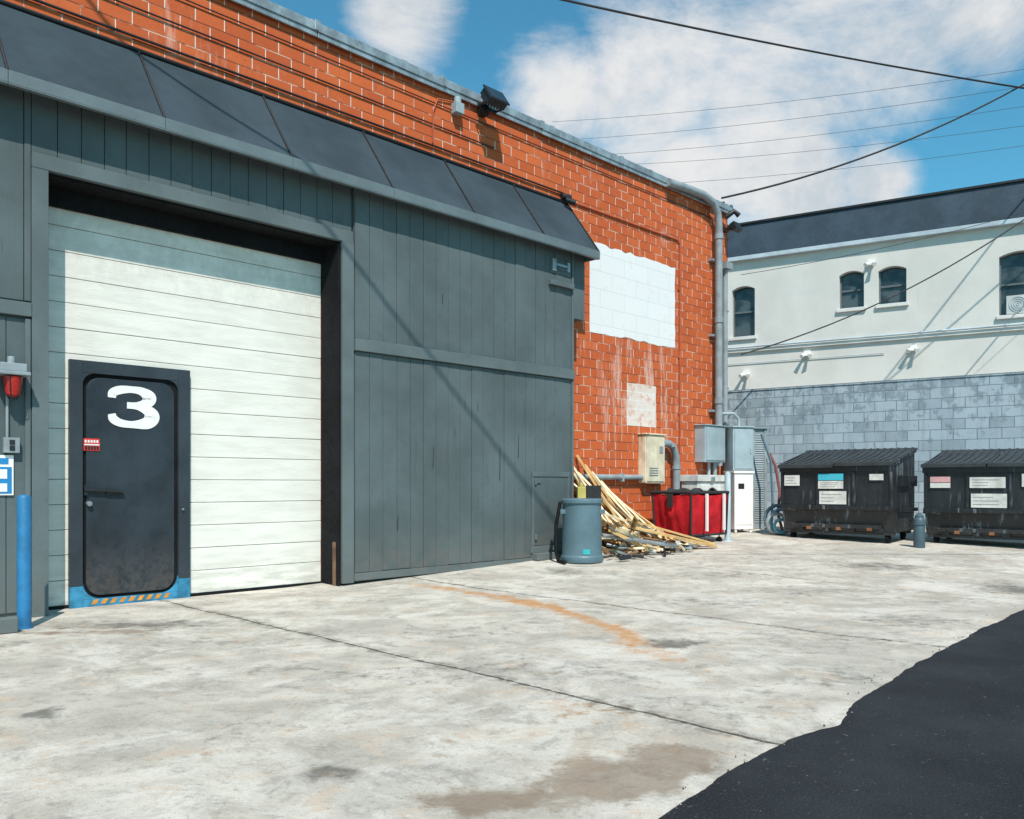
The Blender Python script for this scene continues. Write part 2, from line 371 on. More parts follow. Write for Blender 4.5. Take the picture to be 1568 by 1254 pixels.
mb.obj('scattered_gravel', [pbr('grit_dark', (.07,.065,.06), .9), pbr('grit_pale', (.4,.36,.3), .9)])

# ------------------------------------------------------------------ warehouse
W = empty('brick_warehouse', FOOT, math.atan2(DX.y, DX.x))
def part(mb, name, mats, bevel=0, smooth=False): return mb.obj(name, mats, W, bevel, smooth)
mb = MB(); mb.box(-6, 14.4, .4, 13, -.4, 6.36); part(mb, 'brick_walls', M_brick)
mb = MB()
s = -6.05
while s < 14.4:
    e = min(s+1.9, 14.46); j = random.uniform(-.012, .012)
    mb.box(s, e-.004, .33+j, .62, 6.37+j, 6.475+j); mb.box(s, e-.004, .345+j, .37+j, 6.31+j, 6.372+j)
    mb.box(e-.05, e+.03, .318, .63, 6.372, 6.49); s = e
mb.box(14.38, 14.465, .63, 12.9, 6.36, 6.47)
part(mb, 'roof_flashing', M_galv, .006)
mb = MB()
for s in (.6, 2.9, 5.3, 6.6, 8.2, 9.4, 10.9, 11.9, 12.9):
    mb.box(s, s+.10, .40, .5, 6.47, 6.53)
part(mb, 'roof_clips', M_galv, .01)

mb = MB()
mb.box(-6, 2.40, .022, .39, -.2, 4.8); mb.box(2.402, 5.428, .022, .39, 3.9, 4.8); mb.box(5.43, 9.40, .022, .39, .03, 4.8)
mb.box(9.41, 9.74, .03, .39, 3.6, 4.72)
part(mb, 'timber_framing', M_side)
def boards(mb, s0, s1, z0, z1, y, w=.2):
    s = s0
    while s < s1-.01:
        ww = w*random.choice((1, 1, 1.0, .97, 1.05)); e = min(s+ww, s1)
        if s1-e < .05: e = s1
        j = random.uniform(-.004, .004)
        mb.box(s+.003, e-.003, y+j, y+.03, z0+random.uniform(-.004, .004), z1); s = e
mb = MB()
boards(mb, -6, 2.27, .05, 2.58, 0); boards(mb, -6, 2.27, 2.74, 4.78, 0); boards(mb, 2.27, 5.58, 4.035, 4.78, 0)
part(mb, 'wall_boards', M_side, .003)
mb = MB()
boards(mb, 5.60, 9.36, .14, 2.675, -.035); boards(mb, 5.60, 9.36, 2.825, 4.78, -.035)
mb.box(5.60, 9.36, -.012, .018, .05, 4.78)
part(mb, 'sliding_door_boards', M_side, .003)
mb = MB()
mb.box(2.27, 2.40, -.03, .02, 0, 3.898); mb.box(2.27, 5.58, -.032, .02, 3.90, 4.03); mb.box(5.43, 5.58, -.045, .02, .03, 3.898)
mb.box(-6, 2.266, -.035, .02, 2.60, 2.72)
mb.box(5.585, 9.40, -.075, -.01, 2.68, 2.82); mb.box(5.585, 9.40, -.055, -.01, .05, .135)
mb.box(9.365, 9.405, -.05, .02, .14, 2.678); mb.box(9.365, 9.405, -.05, .02, 2.822, 4.78)
mb.box(2.22, 2.262, -.02, .02, 0, 2.58)
mb.box(8.52, 9.30, -.06, -.037, 1.26, 1.33); mb.box(8.52, 8.56, -.056, -.037, .30, 1.255); mb.box(9.26, 9.30, -.056, -.037, .30, 1.255); mb.box(8.50, 9.34, -.06, -.037, .2, .295)
mb.box(8.86, 9.36, -.10, -.037, 3.98, 4.05)
part(mb, 'trim', M_trim, .004)
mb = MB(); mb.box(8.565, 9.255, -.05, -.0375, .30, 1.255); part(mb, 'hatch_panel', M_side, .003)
mb = MB(); mb.box(8.56, 8.60, -.075, -.06, 1.15, 1.23); mb.box(8.60, 8.68, -.07, -.06, 1.17, 1.20); mb.box(8.56, 8.60, -.075, -.06, .38, .46)
mb.box(8.90, 9.34, -.05, -.037, 4.16, 4.36); mb.box(9.05, 9.31, -.062, -.051, 4.22, 4.26)
part(mb, 'door_hardware', M_trim, .004)
mb = MB(); mb.box(8.92, 9.0, -.075, -.051, 4.19, 4.36); mb.box(9.0, 9.28, -.07, -.051, 4.27, 4.31); mb.box(9.24, 9.29, -.078, -.051, 4.22, 4.35); part(mb, 'sliding_latch', M_galv, .004)
mb = MB(); mb.box(8.52, 8.92, -.16, .02, .1, .2); mb.box(8.95, 9.5, -.1, .38, .0, .16)
part(mb, 'door_track_base', M_trim, .01)
mb = MB()
for x, z, l in ((6.75,1.35,.3),(7.9,1.2,.5),(8.25,1.5,.35),(6.9,3.4,.15),(7.5,2.1,.12),(6.2,.6,.2)): 
    mb.add([(x, -.0405, z), (x+.012, -.0405, z+.02), (x+.018, -.0405, z+l), (x+.006, -.0405, z+l*.8)], [(0,1,2,3)])
part(mb, 'paint_gouges', M_gouge)
mb = MB(); mb.box(5.395, 5.428, -.01, .35, 0, 3.88); mb.box(2.402, 2.42, .2, .35, 0, 3.88); mb.box(2.42, 5.395, .03, .36, 3.875, 3.898)
mb.box(2.42, 5.395, .30, .35, 3.70, 3.874); mb.box(2.42, 5.40, .335, .36, .0, .03)
part(mb, 'door_seals', M_rub, .003)
mb = MB(); mb.box(5.375, 5.394, .04, .08, 0, .5); part(mb, 'rusty_guide', pbr('rusty_steel', (.16,.09,.05), .8, var=.4, vs=10))
mb = MB(); z = .03
while z < 3.72:
    j = random.uniform(-.002, .002)
    mb.box(2.421, 5.394, .35+j, .385, z, z+.229); z += .2345
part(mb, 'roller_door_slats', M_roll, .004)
mb = MB(); mb.box(2.421, 5.394, .362, .388, .031, 3.8); part(mb, 'roller_door_backing', M_trim)
def rrect(x0, x1, z0, z1, r, n=6):
    out = []
    for cx, cz, a0 in ((x1-r, z1-r, 0), (x0+r, z1-r, 90), (x0+r, z0+r, 180), (x1-r, z0+r, 270)):
        for k in range(n+1):
            a = math.radians(a0+90*k/n); out.append((cx+r*math.cos(a), cz+r*math.sin(a)))
    return out
def plate(mb, outline, y0, y1, mi=0):
    n = len(outline)
    mb.add([(x, y0, z) for x, z in outline]+[(x, y1, z) for x, z in outline],
           [tuple(range(n)), tuple(range(2*n-1, n-1, -1))]+[(i, (i+1) % n, n+(i+1) % n, n+i) for i in range(n)], mi)
mb = MB()
mb.box(2.677, 2.79, .30, .349, .20, 2.315); mb.box(3.70, 3.821, .30, .349, .20, 2.315); mb.box(2.792, 3.698, .30, .349, 2.20, 2.315)
for cx, cz, sg, sv in ((2.791, 2.199, 1, -1), (3.699, 2.199, -1, -1)):
    r = .11; pts = [(cx, cz)] + [(cx+sg*(r-r*math.sin(a)), cz+sv*(r-r*math.cos(a))) for a in [math.radians(k*15) for k in range(7)]]
    plate(mb, pts, .302, .349)
part(mb, 'pass_door_frame', M_doorfr, .004)
mb = MB()
mb.box(2.677, 2.79, .298, .349, -.03, .198); mb.box(3.70, 3.821, .298, .349, -.03, .198); mb.box(2.792, 3.698, .298, .349, -.03, .07)
for cx, cz, sg, sv in ((2.791, .071, 1, 1), (3.699, .071, -1, 1)):
    r = .16; pts = [(cx, cz)] + [(cx+sg*(r-r*math.sin(a)), cz+sv*(r-r*math.cos(a))) for a in [math.radians(k*15) for k in range(7)]]
    plate(mb, pts, .299, .349)
part(mb, 'pass_door_kick', M_teal, .003)
mb = MB(); mb.box(2.792, 3.698, .332, .349, .0715, 2.199); part(mb, 'pass_door_gap', M_rub)
mb = MB(); plate(mb, rrect(2.825, 3.665, .10, 2.165, .13), .316, .3315); part(mb, 'pass_door_panel', M_door, .005)
mb = MB()
for k in range(9):
    x = 2.86+k*.085; mb.add([(x, .296, .02), (x+.045, .296, .02), (x+.075, .296, .065), (x+.03, .296, .065)], [(0, 1, 2, 3)])
part(mb, 'hazard_stripes', M_orange)
mb = MB(); mb.tube([(2.80, .29, 1.10), (3.14, .285, 1.08)], .014); mb.box(3.0, 3.16, .285, .315, 1.06, 1.075); mb.box(2.80, 2.83, .29, .315, 1.05, 1.15)
part(mb, 'door_bar', M_black)
mb = MB(); mb.tube([(2.845, .32, .97), (2.845, .28, .97)], .024, 14); mb.tube([(3.74, .30, .9), (3.74, .28, .9)], .01); part(mb, 'door_lock', M_galv)
mb = MB(); mb.box(2.80, 2.945, .3105, .3155, 1.47, 1.585); part(mb, 'alarm_sticker', pbr('sticker_red', (.55,.03,.02), .5, var=.2))
mb = MB(); mb.box(2.805, 2.94, .307, .310, 1.52, 1.532, 0)
for k in range(5): mb.box(2.81+k*.026, 2.826+k*.026, .307, .310, 1.545, 1.57, 0)
for k in range(5): mb.box(2.812+k*.026, 2.83+k*.026, .307, .310, 1.48, 1.512, 1)
part(mb, 'alarm_text', [M_white, M_black])
def cr(pts, n=10):
    out = []
    P = [pts[0]]+pts+[pts[-1]]
    for i in range(1, len(P)-2):
        for k in range(n):
            u = k/n; p0, p1, p2, p3 = [np.array(q) for q in P[i-1:i+3]]
            out.append(.5*((2*p1)+(-p0+p2)*u+(2*p0-5*p1+4*p2-p3)*u*u+(-p0+3*p1-3*p2+p3)*u**3))
    out.append(np.array(pts[-1])); return out
def ribbon(mb, pts, y0, X, Z, w, h):
    c = cr(pts); L = []; R = []
    for i, p in enumerate(c):
        d = (c[min(i+1, len(c)-1)][:2]-c[max(i-1, 0)][:2])*np.array([w, h]); d = d/(np.hypot(*d)+1e-9)
        nrm = np.array([-d[1], d[0]]); hw = p[2]/2
        L.append((X+p[0]*w+nrm[0]*hw, Z+p[1]*h+nrm[1]*hw)); R.append((X+p[0]*w-nrm[0]*hw, Z+p[1]*h-nrm[1]*hw))
    n = len(c)
    mb.add([(a, y0, z) for a, z in L]+[(a, y0, z) for a, z in R], [(i, i+1, n+i+1, n+i) for i in range(n-1)])
mb = MB()
NX, NZ, NW, NH = 3.02, 1.705, .49, .40
ribbon(mb, [(.075,.70,.075),(.09,.82,.08),(.24,.90,.08),(.46,.925,.065),(.66,.89,.085),(.80,.75,.135),(.72,.60,.10),(.55,.545,.065),(.36,.54,.06)], .311, NX, NZ, NW, NH)
ribbon(mb, [(.36,.5349,.06),(.58,.515,.065),(.78,.42,.11),(.85,.28,.15),(.75,.13,.12),(.48,.075,.07),(.24,.10,.075),(.10,.19,.085),(.07,.31,.07)], .3095, NX, NZ, NW, NH)
part(mb, 'numeral_3', M_white)

# awning
mb = MB()
seams = [-6.0,-4.47,-3.17,-1.87,-.57,.73,2.03,3.337,4.68,6.0,7.29,8.58,9.76]
a0 = Vector((0, .395, 5.43)); a1 = Vector((0, -.225, 4.58)); nrm = Vector((0, -.85, .62)).normalized()
for s0, s1 in zip(seams[:-1], seams[1:]):
    N = 6; sag = random.uniform(.008, .018)
    vs = []
    for i in range(N+1):
        for k in range(N+1):
            u = i/N; v = k/N; p = a0.lerp(a1, v) - nrm*sag*math.sin(math.pi*u)*math.sin(math.pi*v)*2; vs.append((s0+.006+(s1-s0-.012)*u, p.y, p.z))
    fs = [(i*(N+1)+k, (i+1)*(N+1)+k, (i+1)*(N+1)+k+1, i*(N+1)+k+1) for i in range(N) for k in range(N)]
    mb.add(vs, fs)
part(mb, 'awning_panels', M_awn, 0, True)
mb = MB()
for s in seams:
    mb.tube([(s, .395, 5.44), (s, -.23, 4.585)], .013, 8)
mb.tube([(-6, .385, 5.44), (9.76, .385, 5.44)], .022, 8)
part(mb, 'awning_ribs', M_black)
mb = MB(); mb.add([(9.765, .395, 5.42), (9.765, -.225, 4.57), (9.765, .395, 4.57)], [(0, 1, 2)]); part(mb, 'awning_end', M_awn)
mb = MB()
for s0, s1 in zip(seams[:-1], seams[1:]): mb.box(s0+.002, s1-.002, -.25, -.222, 4.475, 4.582); mb.box(s0+.001, s1-.001, -.25, -.20, 4.462, 4.474)
mb.box(9.75, 9.775, -.221, .39, 4.475, 4.568)
part(mb, 'awning_lip', M_awnlip, .003)

# patches, boxes, pipes
mb = MB()
n = 18
ol = [(10.30, 3.55)]+[(10.3+i*2.36/n, 3.56+random.uniform(-.02, .02)) for i in range(1, n)]+[(12.66, 3.57)]
ol += [(12.66+random.uniform(-.02, .02), 3.57+i*.14) for i in range(1, 10)]+[(12.66, 4.98)]
ol += [(12.66-i*2.36/n, 4.98+random.uniform(-.03, .02)) for i in range(1, n)]+[(10.3, 4.97)]
plate(mb, ol, .396, .399); part(mb, 'white_painted_patch', M_patch)
mb = MB(); mb.box(11.26, 12.07, .397, .3995, 2.13, 2.835); part(mb, 'faded_patch', M_patch2)
mb = MB(); plate(mb, rrect(11.57, 12.13, 1.17, 1.98, .03, 3), .25, .398); mb.box(11.60, 12.10, .235, .248, 1.20, 1.95); mb.box(11.55, 12.15, .22, .398, 1.985, 2.01)
part(mb, 'meter_box', M_cream, .008)
mb = MB()
for k in range(4): mb.box(11.66, 11.9, .228, .234, 1.3+k*.04, 1.315+k*.04)
mb.box(11.95, 12.05, .228, .234, 1.68, 1.8)
part(mb, 'meter_box_louvres', M_galv)
mb = MB()
mb.tube([(12.1,.28,1.86),(12.28,.28,1.86),(12.42,.28,1.80),(12.50,.28,1.66),(12.52,.28,1.5),(12.52,.28,.3)], .065, 16)
for p in ((12.36,.28,1.83),(12.52,.28,1.45)): mb.lathe([(.078,-.03),(.078,.03)], p, 16)
mb.tube([(9.45,.33,1.27),(11.6,.33,1.27)], .045, 14); mb.tube([(9.45,.33,1.27),(9.45,.33,.2)], .045, 14); mb.lathe([(.06,-.05),(.06,.05)], (9.45,.33,1.27), 14)
for s in (10.2, 11.0): mb.box(s, s+.04, .28, .398, 1.2, 1.33)
part(mb, 'gas_pipes', M_pipe, 0, True)
mb = MB()
mb.tube([(12.3,.30,6.38),(12.9,.27,6.40),(13.35,.25,6.40),(13.65,.25,6.34),(13.82,.25,6.18),(13.86,.25,5.95),(13.86,.25,1.5)], .068, 18)
for z in (5.75, 4.2, 2.7): mb.lathe([(.083,-.05),(.083,.05)], (13.86,.25,z), 18)
for z in (5.3, 3.9, 2.5): mb.box(13.74, 13.98, .31, .398, z, z+.04)
mb.tube([(14.16,.3,5.2),(14.16,.3,2.2)], .05, 14); mb.box(14.05, 14.27, .2, .398, 5.2, 5.32)
part(mb, 'downspout', M_pipe, 0, True)
mb = MB()
mb.box(13.28, 13.97, .18, .398, 1.56, 2.22); mb.box(13.31, 13.94, .165, .178, 1.59, 2.19); mb.box(13.25, 14.0, .155, .398, 2.222, 2.24)
mb.tube([(13.6,.3,1.56),(13.6,.3,.3)], .03); mb.tube([(13.8,.3,1.56),(13.8,.3,.3)], .04)
part(mb, 'electrical_box', M_ebox, .008)
mb = MB()
mb.tube([(-6,.375,5.56),(9.68,.375,5.56)], .014, 8); mb.tube([(-6,.38,5.86),(8.2,.38,5.84)], .009, 6); mb.tube([(-6,.38,6.14),(14.2,.38,6.12)], .007, 6)
mb.tube([(9.6,.37,5.50),(9.75,.32,5.50)], .05, 10); mb.tube([(9.62,.3,5.44),(9.75,.22,5.40)], .04, 10)
mb.tube([(14.52,.55,.5),(14.52,.55,6.62)], .028, 8); mb.tube([(14.64,.55,.5),(14.64,.55,6.58)], .016, 8); mb.tube([(14.4,.5,6.4),(14.66,.56,6.6)], .02, 8)
for z in (1.5, 3.0, 4.5, 5.9): mb.box(14.4, 14.66, .52, .58, z, z+.03)
mb.tube([(14.2,.3,6.2),(14.28,.18,6.3),(14.36,.12,6.22)], .05, 10)
part(mb, 'conduits', M_black, 0, True)
M_bc = pbr('brick_coloured_conduit', (.42,.09,.035), .7, var=.2)
mb = MB()
mb.tube([(9.8,.38,5.48),(12.70,.38,5.48),(12.78,.38,5.42),(12.78,.38,1.3)], .014, 8); mb.tube([(7.1,.38,6.02),(7.1,.38,5.6)], .01, 6); mb.tube([(7.5,.38,6.25),(7.18,.38,6.2),(7.1,.38,6.0)], .01, 6)
for z in (4.6, 3.4, 2.4): mb.box(12.74, 12.82, .375, .398, z, z+.03)
part(mb, 'brick_conduit', M_bc, 0, True)
mb = MB(); mb.box(7.42, 7.56, .28, .398, 6.08, 6.22); mb.tube([(7.49,.34,6.22),(7.49,.34,6.3)], .05, 12); part(mb, 'junction_box', M_ebox, .006)
mb = MB()
Mf = Matrix.Translation((7.95,.12,6.36))@Matrix.Rotation(math.radians(-35), 4, 'X')
mb.box(-.16,.16,-.05,.05,-.11,.11,0,Mf); mb.box(-.18,.18,-.07,-.05,-.13,.13,0,Mf); mb.box(-.15,.15,-.074,-.0701,-.1,.1,1,Mf)
for k in range(6): mb.box(-.14+k*.052,-.13+k*.052,.05,.08,-.09,.09,0,Mf)
mb.box(7.78,7.79,.1,.25,6.26,6.29); mb.box(8.11,8.12,.1,.25,6.26,6.29); mb.box(7.78,8.12,.25,.27,6.25,6.3); mb.box(7.9,8.0,.27,.398,6.2,6.34)
part(mb, 'floodlight', [M_black, M_glass], .004)
mb = MB()
Mf = Matrix.Translation((14.3,.15,6.0))@Matrix.Rotation(math.radians(-25), 4, 'X')
mb.box(-.11,.11,-.05,.05,-.08,.08,0,Mf); mb.box(14.25,14.35,.2,.398,5.95,6.02); part(mb, 'corner_floodlight', M_black, .004)
mb = MB(); mb.box(1.95, 2.215, -.2, 0, 2.07, 2.10); mb.box(1.99, 2.19, -.18, -.02, 2.10, 2.17); mb.tube([(2.09,-.1,2.17),(2.09,-.1,2.23)], .03)
part(mb, 'strobe_bracket', M_pipe, .006)
mb = MB(); mb.lathe([(.03,-.17),(.055,-.15),(.07,-.05),(.075,0)], (2.10,-.11,2.06), 20); part(mb, 'strobe_lens', M_red, 0, True)
mb = MB()
for a in range(6):
    an = a*math.pi/3; mb.tube([(2.10+.082*math.cos(an),-.11+.082*math.sin(an),2.06),(2.10+.078*math.cos(an),-.11+.078*math.sin(an),1.95),(2.10+.03*math.cos(an),-.11+.03*math.sin(an),1.87)], .004, 5)
part(mb, 'strobe_guard', M_black)
mb = MB(); mb.box(2.05, 2.17, -.05, 0, 1.42, 1.55); mb.tube([(2.08,-.02,1.55),(2.08,-.02,2.07)], .012); part(mb, 'outlet_box', M_pipe, .006)
mb = MB(); mb.box(2.09, 2.13, -.056, -.051, 1.44, 1.48); mb.box(2.09, 2.13, -.056, -.051, 1.49, 1.53); part(mb, 'outlet_sockets', M_black)
M_sb = pbr('sign_blue', (.02,.22,.50), .4, var=.1)
mb = MB(); mb.box(1.72, 2.13, -.014, -.004, 1.06, 1.40, 0); mb.box(1.735, 2.115, -.018, -.0142, 1.075, 1.30, 1); 
for k in range(3): mb.box(1.75+k*.12, 1.84+k*.12, -.021, -.0182, 1.2, 1.28, 0); mb.box(1.75+k*.12, 1.84+k*.12, -.021, -.0182, 1.09, 1.16, 0)
mb.box(1.76, 2.09, -.018, -.0142, 1.325, 1.375, 1)
part(mb, 'notice_sign', [M_white, M_sb])

# ------------------------------------------------------------------ bollards
def bollard(s, y, r, h, mat, name='bollard'):
    p = LW(s, y); mb = MB(); mb.lathe([(r*1.0, -.02), (r, h-.03), (r*.85, h-.008), (r*.4, h)], (p.x, p.y, G(p.y)), 24); mb.lathe([(r*1.25,-.01),(r*1.2,.02)], (p.x, p.y, G(p.y)), 24)
    return mb.obj(name, mat, None, 0, True)
bollard(2.055, -.59, .052, 1.07, M_bluep)
mb = MB(); mb.lathe([(.05,-.02),(.05,1.12),(.04,1.15),(.01,1.165)], (3.62,14.25,G(14.25)), 20); mb.lathe([(.09,-.01),(.085,.015)], (3.62,14.25,G(14.25)), 20)
mb.obj('bollard.001', pbr('pale_blue_paint', (.42,.50,.53), .5, var=.2, streak=.4, scol=(.2,.18,.15)), None, 0, True)
mb = MB(); mb.lathe([(.085,0),(.085,.42),(.075,.46),(.065,.47),(.065,.50),(.02,.54)], (6.38,13.3,G(13.3)), 24); mb.lathe([(.098,.36),(.098,.40)], (6.38,13.3,G(13.3)), 24)
mb.obj('standpipe', pbr('dark_blue_plastic', (.05,.085,.105), .5), None, 0, True)
p = LW(1.95, -.75); mb = MB(); mb.prism([(0,0),(.28,0),(.22,.05),(.04,.13),(0,.12)], -.25, .12, M=Matrix.Translation((p.x-.05, p.y-.1, 0))@Matrix.Rotation(math.radians(45), 4, 'Z'))
mb.obj('rubber_wheel_chock', M_trim, None, .01)

# ------------------------------------------------------------------ grey-blue bin
bx, by = .96, 11.65; g = G(by)
mb = MB()
mb.lathe([(.285,0),(.295,.03),(.29,.08),(.275,.10),(.272,.30),(.268,.55),(.262,.78),(.262,.80),(.285,.805),(.285,.85),(.25,.87),(.24,.84)], (bx, by, g), 40)
for a in (200, 340):
    an = math.radians(a); cx, cy = bx+.27*math.cos(an), by+.27*math.sin(an); mb.box(cx-.05, cx+.05, cy-.03, cy+.03, g+.66, g+.72)
b1 = mb.obj('trash_barrel', M_bin, None, .004, True)
mb = MB()
for i in range(5):
    a0_, a1_ = math.radians(268+i*4), math.radians(268+(i+1)*4)
    mb.add([(bx+.283*math.cos(a0_), by+.283*math.sin(a0_), g+.12), (bx+.283*math.cos(a1_), by+.283*math.sin(a1_), g+.12), (bx+.283*math.cos(a1_), by+.283*math.sin(a1_), g+.19), (bx+.283*math.cos(a0_), by+.283*math.sin(a0_), g+.19)], [(0,1,2,3)], 0)
mb.obj('label', [pbr('label_teal', (.04,.38,.40), .5)], b1)
mb = MB()
vs_ = [(bx-.30, by-.06, g+.82), (bx-.36, by-.08, g+.5), (bx-.36, by-.07, g+.15), (bx-.33, by-.1, g+.02), (bx-.25, by-.33, g+.02)]
mb.tube(vs_, .025, 10); mb.obj('black_hose', M_rub, b1, 0, True)
mb = MB(); cx, cy = 1.02, 12.25; g2 = G(cy)
mb.box(cx-.08, cx+.04, cy-.1, cy+.1, g2, g2+1.0, 0); mb.box(cx+.05, cx+.26, cy-.08, cy+.1, g2, g2+1.02, 1); mb.tube([(cx-.02, cy, g2+1.0), (cx-.02, cy, g2+1.06)], .03, 12, 0)
mb.obj('paint_container', [pbr('yellow_plastic', (.55,.45,.12), .5), M_blackf], None, .015)

# ------------------------------------------------------------------ wood pile
M_w1 = pbr('pine_wood', (.64,.40,.16), .7, var=.25, vs=4, bump=.3, bs=20); M_w2 = pbr('pale_wood', (.74,.60,.40), .7, var=.2, vs=5); M_w3 = pbr('dark_wood', (.20,.11,.05), .8, var=.3, vs=6)
mb = MB()
def stick(p, q, w, h, mi, roll=0):
    p = Vector(p); q = Vector(q); d = (q-p); L = d.length
    M_ = Matrix.Translation(p) @ d.to_track_quat('X', 'Z').to_matrix().to_4x4() @ Matrix.Rotation(roll, 4, 'X')
    mb.box(0, L, -w/2, w/2, -h/2, h/2, mi, M_)
rr = random.Random(11)
def gw(s, y, z):
    p = LW(s, y); return (p.x, p.y, z+G(p.y))
for i in range(34):
    s = rr.uniform(9.65, 10.9); stick(gw(s+rr.uniform(.0,.6), rr.uniform(-.75, -.2), .05), gw(s+rr.uniform(-.25, .1), .36, rr.uniform(.75, 1.35)*(1.08-.32*(s-9.65))), rr.uniform(.03, .08), rr.uniform(.015, .035), rr.choice((0,0,1,1,0,2)), rr.uniform(0, 3))
for s, top, w_ in ((9.75,1.38,.06),(9.95,1.45,.05),(10.15,1.30,.08),(10.3,1.18,.05),(10.5,1.05,.07)):
    stick(gw(s+.35,-.5,.05), gw(s,.36,top), w_, .03, rr.choice((0,1)), rr.uniform(0, 1))
for i in range(56):
    u = rr.random(); s = 9.55+u*1.6; hgt = .50*(1-u)**.8+.04
    L = rr.uniform(.4, 1.4); a = rr.gauss(.05, .5); z0 = rr.uniform(.03, hgt+.05)
    c0 = Vector((s, rr.uniform(-.9, .05), z0)); d = Vector((math.cos(a), math.sin(a)*.8, rr.uniform(-.4, .05)))*L/2
    e0 = c0-d; e1 = c0+d
    e1.x = min(e1.x, 11.45); e0.x = max(e0.x, 9.3)
    stick(gw(e0.x, min(e0.y, .3), max(.03, e0.z)), gw(e1.x, min(e1.y, .3), max(.02, e1.z)), rr.uniform(.03, .09), rr.uniform(.012, .035), rr.choice((0,0,0,1,1,2,2,3)), rr.uniform(0, 3))
stick(gw(9.9,-.7,.42), gw(11.6,-1.05,.03), .10, .035, 0, .2); stick(gw(10.1,-.5,.50), gw(11.75,-.92,.05), .09, .03, 0, .1); stick(gw(9.7,-.3,.62), gw(11.4,-.9,.04), .07, .03, 1, .2)
for i in range(90):
    s = rr.uniform(9.2, 11.0); y = rr.uniform(-1.15, -.3); a = rr.uniform(0, 3.14); L = rr.uniform(.06, .3)
    stick(gw(s, y, .02+rr.uniform(0, .12)), gw(s+L*math.cos(a), y+L*math.sin(a), .02+rr.uniform(0, .16)), rr.uniform(.02, .06), rr.uniform(.01, .03), rr.choice((1,2,3,3,4,4)), rr.uniform(0, 3))
mb.obj('wood_scrap_pile', [M_w1, M_w2, M_w3, M_galv, M_black], None, .002)

# ------------------------------------------------------------------ red canvas cart
C = empty('laundry_cart', LW(11.50, -.68, G(13.75)), math.atan2(DX.y, DX.x))
CL, CW = 1.12, .74
def cartpt(u, v, side):
    tx = .05*(1-v); x0, x1, y0, y1 = tx, CL-tx, tx, CW-tx
    A = [(x0,y0),(x1,y0),(x1,y1),(x0,y1),(x0,y0)]; a = A[side]; b_ = A[side+1]
    x = a[0]+(b_[0]-a[0])*u; y = a[1]+(b_[1]-a[1])*u
    nx_, ny_ = [(0,-1),(1,0),(0,1),(-1,0)][side]
    bul = (.055*math.sin(math.pi*u)*math.sin(math.pi*v*.95)+.03*noise.noise(Vector((x*6+side*3, y*6, v*3)))+.012*math.sin(u*26+v*3))*math.sin(math.pi*min(1,max(0,u)))
    sagz = -.04*math.sin(math.pi*u)*v
    return (x+nx_*bul, y+ny_*bul, .17+v*.66+sagz)
mb = MB()
for sd in range(4):
    n = 22; vs = [cartpt(i/n, k/n, sd) for i in range(n+1) for k in range(n+1)]
    mb.add(vs, [(i*(n+1)+k, (i+1)*(n+1)+k, (i+1)*(n+1)+k+1, i*(n+1)+k+1) for i in range(n) for k in range(n)])
mb.add([(.05,.05,.17),(CL-.05,.05,.17),(CL-.05,CW-.05,.17),(.05,CW-.05,.17)], [(0,1,2,3)])
mb.obj('canvas', M_fabric, C, 0, True)
mb = MB(); R_ = [(0,0,.84),(CL,0,.84),(CL,CW,.84),(0,CW,.84),(0,0,.84)]
for a, b_ in zip(R_[:-1], R_[1:]): mb.tube([a, b_], .026, 8)
R_ = [(.05,.05,.15),(CL-.05,.05,.15),(CL-.05,CW-.05,.15),(.05,CW-.05,.15),(.05,.05,.15)]
for a, b_ in zip(R_[:-1], R_[1:]): mb.tube([a, b_], .02, 8)
for x, y in ((0,0),(CL,0),(CL,CW),(0,CW)): mb.tube([(x*.985+.005, y, .84), (x*.94+.03, y*.94+.02, .15)], .018, 8)
for x, y in ((.12,.1),(CL-.12,.1),(CL-.12,CW-.1),(.12,CW-.1)):
    mb.tube([(x-.02,y,.05),(x+.02,y,.05)], .05, 16); mb.tube([(x,y,.05),(x,y,.15)], .012, 6)
mb.box(-.078, -.055, .30, .40, .60, .82)
mb.obj('frame', M_blackf, C, 0, True)
mb = MB()
for x in (.34, .86): mb.box(x, x+.035, -.085, -.05, .22, .82)
mb.obj('white_straps', M_white, C)
mb = MB()
vs = []; n = 16
for i in range(n+1):
    for k in range(n+1):
        x = .04+(CL-.08)*i/n; y = .04+(CW-.08)*k/n; vs.append((x, y, .80+.16*noise.noise(Vector((x*5, y*5, 2)))+.04*math.sin(math.pi*i/n)))
mb.add(vs, [(i*(n+1)+k, (i+1)*(n+1)+k, (i+1)*(n+1)+k+1, i*(n+1)+k+1) for i in range(n) for k in range(n)])
mb.obj('bags', M_blackf, C, 0, True)

mb = MB(); Mw = Matrix.Translation(LW(12.75, .0, G(15.1)))@Matrix.Rotation(math.atan2(DX.y, DX.x), 4, 'Z')
mb.box(0, .92, 0, .33, 0, .96, 0, Mw); mb.box(-.03, .95, -.03, .35, .965, 1.08, 0, Mw); mb.box(.1,.82,-.012,0,.2,.9,0,Mw); mb.box(.38,.5,-.05,-.031,.97,1.05,1,Mw)
mb.obj('white_storage_cabinet', [M_whited, M_galv], None, .012)
A = empty('utility_cabinet_stack', (4.22, 15.8, G(15.8)), math.radians(14))
mb = MB(); mb.box(-.19,.19,-.19,.19,.06,1.08); mb.box(-.165,.165,-.2,-.191,.14,.95); mb.box(-.21,.21,-.21,.21,1.085,1.13)
for sx_ in (-.15,.15):
    for sy_ in (-.15,.15): mb.box(sx_-.02,sx_+.02,sy_-.02,sy_+.02,0,.06)
mb.obj('lower_cabinet', M_white, A, .01)
